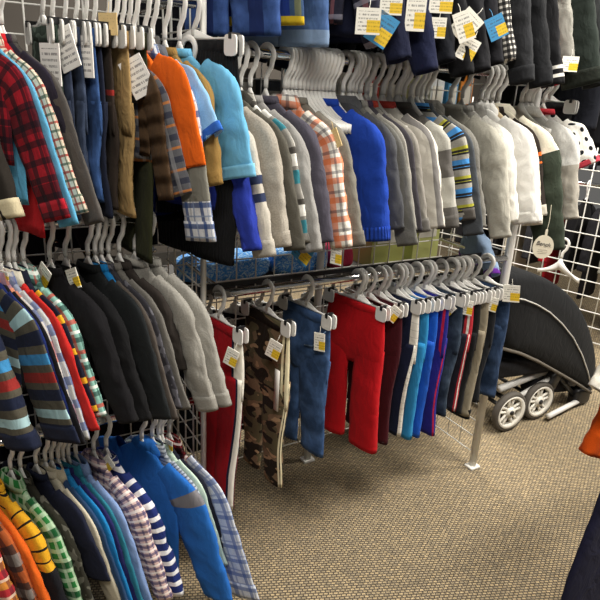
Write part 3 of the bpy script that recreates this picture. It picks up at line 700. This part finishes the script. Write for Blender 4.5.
# ------------------------------------------------------------------ topmost row
TR = 'in the topmost row'; gT = 'clothes in the topmost row'
def T(s, desc, body, **k):
    k.setdefault('group', gT); k.setdefault('where', TR); queue(top, s, 2.12, desc, body, k)
def TT(s, desc, mat, **k):
    k.setdefault('group', gT); k.setdefault('where', TR); queue(trousers, s, 2.12, desc, mat, k)
BLK = (('v', 9, .45, .02, 'd8b82c', 1), ('u', .085, 0, .03, '23376f', .9), ('u', .085, .045, .02, '6d7260', .8))
TT(-1.19, 'blue board shorts with a dark waist panel', F('2a4274', (('u', .1, .0, .03, '1d2c5c', 1),), kind='denim'), L=.455, hw=.15, hem=.075, yaw=28, split=.16, kind='board_shorts', cat='shorts')
TT(-1.13, 'blue and olive panelled swim shorts with yellow hem', F('3b5270', (('u', .10, 0, .035, '22387c', 1), ('u', .10, .05, .03, '6b7057', 1), ('v', 9, .43, .024, 'd4b52c', 1))), L=.425, hw=.15, hem=.08, yaw=28, split=.16, kind='swim_shorts', cat='shorts')
TT(-1.05, 'washed blue denim shorts with pale hem', F('3a527c', (('v', 9, .47, .04, '7d94b4', 1),), kind='denim'), L=.47, hw=.14, hem=.08, yaw=26, split=.15, kind='denim_shorts', cat='shorts')
T(-.985, 'dark plaid shirt with a white price label', plaid('2c2c3a', (('u', .05, 0, .012, '8a5a60', .7), ('v', .05, 0, .012, '9a98a6', .6))), SL=0.309, kind='plaid_shirt', tags=((.235, -.045, -0.380, dict(yaw=.5, w=.06, h=.06)),), L=.41)
T(-.92, 'navy hoodie with a wide dark hem', F('161a30'), SL=0.364, t=.02, r0=.06, L=0.437, kind='hoodie', cat='hoodie', tags=((.235, -.045, -0.340, dict(yaw=.5, w=.055, h=.05)), (.235, -.045, -0.390, dict(yaw=.5, w=.06, h=.075, tilt=.5, mat=TAGB))))
T(-.84, 'dark navy sweatshirt hanging lowest', F('171c36'), SL=0.382, t=.022, r0=.066, L=0.446, tags=((.235, -.045, -0.340, dict(yaw=.5, w=.05, h=.08)),))
T(-.76, 'navy jacket with a grey drawstring', F('191b22'), SL=0.346, t=.02, kind='jacket', cat='jacket', tags=((.235, -.045, -0.320, dict(yaw=.5, w=.06, h=.05)), (.235, -.045, -0.380, dict(yaw=.5, w=.04, h=.05))), L=.41)
T(-.69, 'black sweatshirt with a white scoop print', F('131316'), SL=0.382, t=.02, L=0.437, tags=((.235, -.045, -0.360, dict(yaw=.5, w=.045, h=.075, tilt=-.4)),))
T(-.63, 'black top with two slanted price labels', F('18181c'), SL=0.364, t=.02, L=0.428, kind='top', tags=((.235, -.045, -0.360, dict(yaw=.5, w=.06, h=.075, tilt=.7)), (.235, -.045, -0.420, dict(yaw=.5, w=.05, h=.06, tilt=.4))))
T(-.57, 'black jacket with a blue and white label', F('15151a'), SL=0.346, t=.018, kind='jacket', cat='jacket', tags=((.235, -.045, -0.360, dict(yaw=.5, w=.05, h=.06, tilt=-.5, mat=TAGB)), (.19, -.05, -.40, dict(yaw=.5, w=.065, h=.085, tilt=.5))), L=.41)
T(-.51, 'black and white houndstooth check top', plaid('d8d4cc', (('u', .016, 0, .009, '17171a', .9), ('v', .016, 0, .009, '17171a', .9))), SL=0.328, kind='check_shirt', L=.41)
T(-.45, 'charcoal sweatshirt with ribbed cuffs', F('26272a'), SL=0.382, t=.022, r0=.062, st=.026, cuff=F('232427'), L=.41)
T(-.38, 'soft black hooded sweatshirt', F('1b1c1f'), SL=0.4, t=.02, r0=.056, L=0.465, hood=True)
T(-.32, 'black track jacket with white stripes and red lining', F('17171a', (('v', .05, .02, .010, 'cfccc6', 1),)), sleeve=F('17171a', (('v', 9, .40, .010, 'd6d3cc', 1), ('v', 9, .375, .010, 'd6d3cc', 1), ('u', 9, -.03, .012, 'a3202a', 1))), SL=0.382, kind='track_jacket', cat='jacket', L=.41)
T(-.235, 'light grey sweatshirt with pointed hem', mel('8f8d86', .1), SL=0.309, r0=.045, L=0.372)
T(-.18, 'dark green hooded sweatshirt with gathered cuff', F('232a26'), SL=0.382, t=.024, r0=.07, r1=.058, st=.028, cuff=F('20241f'), hood=True, tags=((.215, -.05, -0.435, dict(yaw=.5, w=.05, h=.045)),), L=.41)
T(-.11, 'black tracksuit top with a pale zip', F('1c1e1f'), SL=0.382, t=.02, r0=.055, sleeve=F('1f2122', (('u', 9, -.02, .006, 'b9b7ae', .8),)), kind='track_jacket', cat='jacket', tags=((.215, -.05, -0.410, dict(yaw=.5, w=.055, h=.065, tilt=.7)),), L=.41)
T(-.04, 'black fleece jacket at the end of the row', F('202225'), SL=0.355, t=.024, r0=.065, st=.028, kind='fleece_jacket', cat='jacket', tags=((.215, -.05, -0.380, dict(yaw=.5, w=.05, h=.03, tilt=.3)),), L=.41)
TT(.10, 'long navy black trousers hanging past the post', F('15171f'), L=.66, hw=.15, hem=.08, yaw=20, t=.03, ht=.03, kind='trousers')
TT(.18, 'long black trousers last in line', F('121216'), L=.72, hw=.15, hem=.08, yaw=18, t=.03, ht=.03)
T(.25, 'black coat with a scarlet hem', F('131317', (('v', 9, .57, .05, 'c52a20', 1),)), SL=.50, L=.6, t=.03, kind='coat', cat='coat')

for i in range(26):
    s = -1.015 + .0125 * i if i < 13 else (-.80 + .028 * (i - 13) if i < 22 else -.075 + .026 * (i - 22))
    h = shared('wide_hanger', WIDE_ME, 'plastic_hanger', PLASTIC, None); h.location = (s, 0, 1.63); h.rotation_euler = (0, 0, radians(25 - 90))
    tag(h, 'empty plastic hanger packed among the sweatshirts on upper right rail', 'hanger', 'empty hangers on the upper right rail')

flush()
# ------------------------------------------------------------------ small things by the racks
m = MB()
def round_tag(loc, rz):
    r = empty('round_swing_tag', loc, rz, 'round cream swing tag hanging beside the dark olive trousers', 'tag')
    m = MB(); n = 32
    m.prism([(.034 * cos(2 * pi * k / n), .040 * sin(2 * pi * k / n)) for k in range(n)], -.0012, .0012); m.build('disc', plain('cream_card', 'd5cdb8', .6), r, False)
    m = MB(); m.box((.002, 0, .048), (.008, .002, .022)); m.tube([(.002, 0, .05), (.006, .004, .09), (.004, .01, .14)], .001, 5); m.build('loop', plain('cream_card', 'd5cdb8', .6), r, False)
    cu = bpy.data.curves.new('tag_text', 'FONT'); cu.body = 'Bench.'; cu.size = .019; cu.align_x = 'CENTER'; cu.extrude = .0004; cu.shear = .2
    tmp = bpy.data.objects.new('tmp', cu); COL.objects.link(tmp); cu.materials.append(plain('ink', '2c2830', .6))
    me = bpy.data.meshes.new_from_object(tmp.evaluated_get(bpy.context.evaluated_depsgraph_get())); bpy.data.objects.remove(tmp)
    t = bpy.data.objects.new('printed_word', me); COL.objects.link(t); t.parent = r; t.location = (0, -.0022, .004); t.rotation_euler = (radians(90), radians(8), 0)
    m = MB()
    for k, wd in enumerate((.03, .034, .028)): m.box((0, -.0014, -.010 - k * .006), (wd, .0006, .0014))
    m.build('small_print', plain('pale_ink', 'a59c8c', .6), r, False)
round_tag((-0.165, -0.270, 1.090), radians(-35))

# ------------------------------------------------------------------ folded stroller
def outline(pts, y):
    return [tuple(p) for p in pts]
def stroller():
    r = empty('folded_stroller', (.715, .28, 0), 0, 'folded black stroller with a big dome canopy on the carpet', 'stroller')
    o0 = Vector((.70, .28, 0))
    near = [Vector(p) for p in ((0.134, 0.140, 0.834), (0.219, 0.140, 0.839), (0.325, 0.140, 0.823), (0.449, 0.140, 0.786), (0.570, 0.140, 0.728), (0.690, 0.140, 0.648), (0.799, 0.140, 0.549), (0.894, 0.140, 0.431), (0.983, 0.140, 0.290), (1.027, 0.140, 0.164), (1.007, 0.140, 0.071), (0.843, 0.140, 0.167), (0.664, 0.140, 0.267), (0.490, 0.140, 0.361), (0.347, 0.140, 0.429), (0.217, 0.140, 0.478))]
    # smooth the outline
    for _ in range(2):
        q = []
        for i in range(len(near)):
            a, b = near[i], near[(i + 1) % len(near)]; q += [a.lerp(b, .25), a.lerp(b, .75)]
        near = q
    cen = sum(near, Vector()) / len(near)
    W = .24; m = MB(); rings = []
    for sc, dy in ((.02, -.012), (.5, -.012), (.86, -.004), (.97, .012), (1.0, .04), (1.01, .09), (1.01, .15), (1.0, .20), (.95, .23), (.8, .245), (.02, .25)):
        rings.append([cen + (p - cen) * sc + Vector((0, dy, 0)) - o0 for p in near])
    m.grid(rings, None, True, True, True)
    CAN = F('17181a', heather=.06, wrinkle=.35, rough=.75)
    can = m.build('canopy', CAN, r)
    pip = [Vector(p) - o0 for p in ((0.136, 0.122, 0.745), (0.200, 0.122, 0.732), (0.281, 0.122, 0.712), (0.376, 0.122, 0.675), (0.480, 0.122, 0.622), (0.586, 0.122, 0.550), (0.696, 0.122, 0.460), (0.804, 0.124, 0.347), (0.892, 0.126, 0.233), (0.981, 0.135, 0.104))]
    m = MB(); m.tube(pip, .0035, 8); m.build('piping', plain('piping', 'b9b7b2', .6), can)
    hem = [Vector(p) - o0 for p in ((0.198, 0.125, 0.487), (0.328, 0.125, 0.439), (0.469, 0.125, 0.371), (0.644, 0.127, 0.276), (0.827, 0.130, 0.175), (0.978, 0.135, 0.086))]
    m = MB(); m.tube(hem, .008, 8); m.build('canopy_binding', F('5c564e', rough=.8), can)
    SIL = plain('silver_tube', 'c6c4c0', .35, .0); BLKP = plain('black_plastic', '1a1a1c', .4); SEAT = F('1c1c1f')
    def tube(name, a, b, rad, mat=SIL, par=r):
        m = MB(); a = Vector(a) - o0; b = Vector(b) - o0; m.tube([a, a.lerp(b, .5), b], rad, 12); return m.build(name, mat, par)
    tube('frame_tube', (0.419, 0.200, 0.128), (0.807, 0.200, 0.228), .013)
    tube('frame_tube', (0.633, 0.260, 0.047), (1.027, 0.260, 0.095), .013)
    tube('lower_tube', (0.627, 0.118, 0.035), (0.993, 0.170, 0.035), .014)
    m = MB(); m.box(Vector((.52, .34, .30)) - o0, (.52, .30, .10), Euler((0, .10, 0)).to_matrix()); bevel(m.build('folded_seat', SEAT, r), .03, 4)
    m = MB(); m.box(Vector((.78, .26, .13)) - o0, (.36, .10, .10), Euler((0, .15, 0)).to_matrix()); bevel(m.build('footrest', SEAT, r), .03, 4)
    tube('crossbar', (.40, .16, .14), (.40, .50, .14), .012, BLKP)
    for (x, y, h) in ((.86, .18, .2), (.72, .20, .2)):
        m = MB(); m.box(Vector((x, y, h)) - o0, (.07, .06, .13), Euler((0, .5, 0)).to_matrix()); bevel(m.build('fold_hinge', BLKP, r), .02, 3)
    tube('rear_leg', (.72, .20, .24), (.92, .18, .05), .014, BLKP)
    m = MB(); m.box(Vector((.95, .18, .06)) - o0, (.12, .07, .10)); bevel(m.build('brake_housing', BLKP, r), .02, 3)
    def wheel(c, R, yaw):
        w = bpy.data.objects.new('wheel', None)
        tyre = MB(); n = 40; rings = []
        for k in range(12):
            a = 2 * pi * k / 12; rr = R - .013 + .013 * cos(a); yy = .018 * sin(a)
            rings.append([(rr * cos(2 * pi * i / n), yy, rr * sin(2 * pi * i / n)) for i in range(n)])
        rings.append(rings[0]); tyre.grid(rings)
        tm = tyre.build('wheel', plain('tyre_rubber', '4a453f', .8), r); tm.location = Vector(c) - o0; tm.rotation_euler = (0, 0, yaw)
        rim = MB(); rings = []
        for (rr, yy) in ((R - .034, -.012), (R - .020, -.020), (R - .020, .020), (R - .034, .012), (R - .034, -.012)):
            rings.append([(rr * cos(2 * pi * i / n), yy, rr * sin(2 * pi * i / n)) for i in range(n)])
        rim.grid(rings)
        GREY = plain('wheel_grey', 'd6d2c8', .45)
        for k in range(5):
            a = 2 * pi * k / 5 + .3; d = Vector((cos(a), 0, sin(a))); p = Vector((-sin(a), 0, cos(a)))
            for s in (-1, 1):
                rim.tube([d * .018 + p * s * .008, d * (R - .026) + p * s * .016], .0075, 6)
        rim.prism([(.026 * cos(2 * pi * i / 20), .026 * sin(2 * pi * i / 20)) for i in range(20)], -.016, .016)
        rim.build('rim', GREY, tm)
        hb = MB(); hb.prism([(.012 * cos(2 * pi * i / 16), .012 * sin(2 * pi * i / 16)) for i in range(16)], -.022, .022); hb.build('hub_cap', BLKP, tm)
        bpy.data.objects.remove(w)
    wheel((0.370, 0.157, 0.106), .106, radians(-2)); wheel((0.602, 0.175, 0.104), .104, radians(-2))
    c1 = Vector((0.370, 0.157, 0.106)); c2 = Vector((0.602, 0.175, 0.104))
    tube('axle', c1 + Vector((0, .02, 0)), c1 + Vector((.02, .36, 0)), .010, BLKP); tube('axle', c2 + Vector((0, .02, 0)), c2 + Vector((.02, .36, 0)), .010, BLKP)
    wheel(tuple(c1 + Vector((.02, .38, 0))), .106, radians(-2)); wheel(tuple(c2 + Vector((.02, .38, 0))), .104, radians(-2))
    tube('wheel_fork', c1 + Vector((-.03, .06, .1)), c2 + Vector((.1, .06, .12)), .018, SIL)
stroller()

# ------------------------------------------------------------------ the other side of the racks
def board(name, x0, x1, y0, y1, z, label):
    m = MB(); m.box(((x0 + x1) / 2, (y0 + y1) / 2, z), (x1 - x0, y1 - y0, .018))
    tag(bevel(m.build(name, plain('dark_shelf', '3a3632', .6), smooth=False), .003), label, 'shelf')
board('shelf', -1.22, -.02, .352, .70, .845, 'low shelf behind the gridwall under the blue crinkled bundles')
board('shelf', -1.22, .12, .352, .70, 1.40, 'high shelf behind the gridwall under the small coloured boxes')
def bundle(c, d, mat, label, seed):
    from mathutils import noise
    m = MB(); rings, uvs = [], []
    for j in range(25):
        b = -pi / 2 + pi * j / 24; ring, ru = [], []
        for i in range(40):
            a = 2 * pi * i / 40
            p = Vector((d[0] / 2 * spow(sin(b), .5), d[1] / 2 * spow(cos(b), .6) * spow(cos(a), .7), d[2] / 2 * spow(cos(b), .6) * spow(sin(a), .6)))
            k = 1 + .10 * noise.noise(p * 14 + Vector((seed, 0, 0))) + .05 * noise.noise(p * 40 + Vector((seed, 3, 0)))
            p = Vector((p.x, p.y * k, max(p.z * k, -d[2] / 2))); ring.append(p); ru.append((p.x, p.z + p.y))
        rings.append(ring); uvs.append(ru)
    m.grid(rings, uvs, True, True, True)
    o = m.build('folded_bundle', mat, None, True, c); tag(o, label, 'bundle', 'folded bundles on the low shelf')
CRK = F('4f9cf0', kind='crinkle', wrinkle=1.0)
bundle((-1.01, .46, .904), (.36, .17, .10), CRK, 'crinkled bright blue bundle on the low shelf, nearer the left', 1)
bundle((-.70, .46, .908), (.26, .17, .108), CRK, 'crinkled bright blue bundle on the low shelf, behind the jeans', 5)
bundle((-.505, .46, .905), (.11, .15, .10), F('b0304a'), 'small crimson bundle on the low shelf beside the blue ones', 9)
def carton(x, w, h, hx, desc, z, y=.47, d=.14, cat='box', grp='cartons'):
    r = empty('carton', (x, y, z), radians((x * 997) % 7 - 3), desc, cat, grp)
    m = MB(); m.box((0, 0, h / 2), (w, d, h)); bevel(m.build('box', plain('card_' + hx, hx, .5), r, False), .003)
    m = MB(); m.box((0, -d / 2 - .001, h * .62), (w * .7, .002, h * .3)); m.build('printed_panel', tag_mat('carton_print', 'e4e0d4', 'd8b030'), r, False)
    m = MB(); m.box((0, 0, h + .001), (w * .96, d * .12, .002)); m.build('tape', plain('tape', 'b9a888', .3), r, False)
cz = 1.410
for i, (x, w, h, hx, nm) in enumerate(((-1.12, .10, .17, '5a5650', 'dark grey'), (-.98, .12, .19, '7d7468', 'taupe'), (-.85, .10, .16, '4a4f58', 'slate'), (-.68, .12, .235, '6db3bd', 'pale teal'), (-.55, .09, .20, 'c9c4b8', 'bone white'), (-.44, .08, .22, 'b03a2c', 'brick red'), (-.34, .08, .22, 'd0cba4', 'pale straw'),
        (-.22, .12, .23, 'd9dba0', 'pale lime'), (-.11, .07, .225, 'dfe3e6', 'cold white'), (-.03, .06, .23, '3b86b4', 'azure'), (.05, .07, .235, 'e08a2c', 'orange'))):
    carton(x, w, h, hx, nm + ' carton on the high shelf behind the hangers', cz, cat='box', grp='cartons on the high shelf')
carton(-.30, .17, .22, 'b9bd6a', 'olive yellow carton on the low shelf behind the trousers hangers', .855, d=.2, grp='cartons on the low shelf')
carton(-.10, .15, .24, 'c4c87c', 'lime yellow carton on the low shelf nearest the end panel', .855, d=.2, grp='cartons on the low shelf')

rail('hang_rail', -1.2, .0, .74, 'low rail of dark trousers behind the gridwall', False, y=.58)
bk = ('121219', '1b1a22', '1c1216', '14161c', '201a1a', '16161f', '1d1d22', '141418', '1a1420', '15191f')
bn = ('black', 'charcoal', 'maroon black', 'blue black', 'brown black', 'ink navy', 'graphite', 'jet black', 'plum black', 'midnight')
for i, x in enumerate((-1.14, -1.03, -.92, -.80, -.69, -.57, -.45, -.33, -.21, -.09)):
    trousers(x, .74, bn[i] + ' trousers hung low behind the gridwall', F(bk[i]), y=.58, yaw=38, L=.60, hw=.11, hem=.06, t=.02, ht=.02, group='dark trousers behind the gridwall')
rail('hang_rail', -1.2, .5, 2.12, 'high rail of tops added to darken gaps behind the topmost row', False, y=.56)
for i, x in enumerate((-1.12, -.96, -.80, -.64, -.48, -.32, -.16, 0.0, .16, .32)):  # black tops added only to darken what shows between the topmost garments
    top(x, 2.12, bn[i] + ' top added to darken gaps behind the topmost row', F(bk[i]), y=.56, yaw=50, SL=.36, L=.44, w=.16, r0=.06, t=.02, group='tops added to darken gaps behind the topmost row')
top(-.06, 1.20, 'faded denim blue toddler top with purple cuffs by the end panel', F('8fa6c4'), y=.13, yaw=-22, SL=.15, L=.26, w=.085, cuff=F('6a2f9a'), group='small tops by the end panel', r0=.035, t=.02)

# ------------------------------------------------------------------ behind the angled gridwall and at the right edge
def free_rail(x0, y0, x1, y1, z, label):
    r = empty('garment_rack', (x0, y0, 0), 0, label, 'rack')
    d = Vector((x1 - x0, y1 - y0, 0)); m = MB(); m.tube([(0, 0, z), (d.x, d.y, z)], .0125, 14); m.build('tube', CHROME, r)
    for q in (0, 1):
        m = MB(); p = d * q; m.tube([(p.x, p.y, .012), (p.x, p.y, z + .012)], .0135, 12); pp = m.build('upright', CHROME, r)
        m = MB(); u = d.normalized(); nn = Vector((-u.y, u.x, 0)); m.tube([p - nn * .22 + Vector((0, 0, .012)), p + nn * .22 + Vector((0, 0, .012))], .012, 10); m.build('foot', CHROME, pp)
free_rail(2.22, .35, 1.78, 1.95, 1.02, 'low chrome rack of dark clothes behind the angled gridwall')
free_rail(2.86, .55, 2.42, 2.15, 1.66, 'tall chrome rack behind the low rack, beyond the angled gridwall')
gz = (('black velvet', '141317'), ('scarlet', 'c01a22'), ('dark navy', '1a1c2a'), ('stone grey', '8d8a80'), ('black satin', '18171b'), ('jet', '100f12'), ('crimson', '9f1a24'), ('charcoal knit', '2a2a2e'), ('ivory', 'c0b8a6'), ('pitch dark', '151418'), ('ink blue', '171a2c'), ('raven black', '131114'))
for i, (nm, hx) in enumerate(gz):
    q = .06 + i * .082
    top(2.22 - .44 * q, 1.02, nm + ' top on the low rack behind the angled gridwall', F(hx), y=.35 + 1.6 * q, yaw=-75, SL=.42, L=.62 if i % 2 else .78, t=.03, st=.03, w=.15, group='clothes on the low rack behind the gridwall')
    m_ = F('4a1f28', (('u', .05, 0, .018, '151218', .8), ('v', .05, 0, .018, '151218', .8))) if i % 3 == 1 else F(('16151a', '1d1b24', '121217')[i % 3])
    top(2.86 - .44 * q, 1.66, ('jet black', 'wine plaid', 'slate black')[i % 3] + ' shirt on the tall rack, ' + nm + ' one below it', m_, y=.55 + 1.6 * q, yaw=-75, SL=.44, L=.56, t=.03, st=.03, w=.16, group='shirts on the tall rack behind the gridwall')
h = shared('wide_hanger', WIDE_ME, 'plastic_hanger', PLASTIC, None); h.location = (1.655, .945, .665); h.rotation_euler = (0, 0, radians(-78)); h.scale = (1.25, 1.25, 1.25)
tag(h, 'empty white plastic hanger hooked on the angled gridwall', 'hanger')

r = empty('garment_stand', (.34, -.75, 0), 0, 'chrome stand just outside the right edge carrying an orange top', 'rack')
m = MB(); m.tube([(0, 0, .012), (0, 0, 1.1)], .014, 12); m.build('upright', CHROME, r)
m = MB(); m.tube([(0, 0, 1.05), (-.46, 0, 1.05)], .009, 10); m.build('arm', CHROME, r)
m = MB(); m.tube([(-.46, -.5, 1.06), (-.46, .22, 1.06)], .0125, 12); m.build('rail', CHROME, r)
m = MB(); m.tube([(-.15, 0, .012), (.3, 0, .012)], .012, 10); m.tube([(0, -.25, .012), (0, .25, .012)], .012, 10); m.build('foot', CHROME, r)
top(-.275, 1.06, 'deep navy long coat hanging at the right edge', F('1b1c33', heather=.05), y=-.86, yaw=-90, SL=0, L=.86, w=.24, hem=.34, t=.03, group='clothes on the right edge stand', kind='coat', cat='coat')
top(.06, 1.06, 'bright orange top at the right edge', F('e55a14'), y=-.64, yaw=-90, SL=.42, L=.33, w=.14, t=.02, st=.03, r0=.06, r1=.055, flare=22, swing=0, group='clothes on the right edge stand')
top(-.20, 1.06, 'cream white top with short sleeves at the right edge', F('e9e4d8'), y=-.70, yaw=-90, SL=.10, L=.24, w=.15, t=.02, st=.03, r0=.06, r1=.055, swing=0, group='clothes on the right edge stand')

for i in range(6):  # added dark tops, so the gaps between the left tiers read dark
    x = -1.38 - i * .17
    top(x, 1.50, bn[i] + ' top added to darken gaps behind left gridwall, upper row', F(bk[i]), y=.56, yaw=62, SL=.40, L=.50, w=.15, r0=.06, t=.02, group='tops added to darken gaps behind the left gridwall')
    top(x - .03, 1.02, bn[i + 3] + ' top added to darken gaps behind left gridwall, lower row', F(bk[i + 3]), y=.56, yaw=62, SL=.42, L=.52, w=.15, r0=.06, t=.02, group='tops added to darken gaps behind the left gridwall')
for i in range(6):  # third added row, keeps the pale floor from showing above the lowest tier
    x = -1.36 - i * .17
    top(x, .66, bn[9 - i] + ' top added to darken gaps behind left gridwall, bottom row', F(bk[9 - i]), y=.56, yaw=62, SL=.40, L=.54, w=.15, r0=.06, t=.02, group='tops added to darken gaps behind the left gridwall')
rail('hang_rail', -2.4, -1.27, .66, 'bottom rail of tops added to darken gaps behind the left gridwall', False, y=.56)
rail('hang_rail', -2.4, -1.27, 1.50, 'upper rail of tops added to darken gaps behind the left gridwall', False, y=.56)
rail('hang_rail', -2.4, -1.27, 1.02, 'lower rail of tops added to darken gaps behind the left gridwall', False, y=.56)
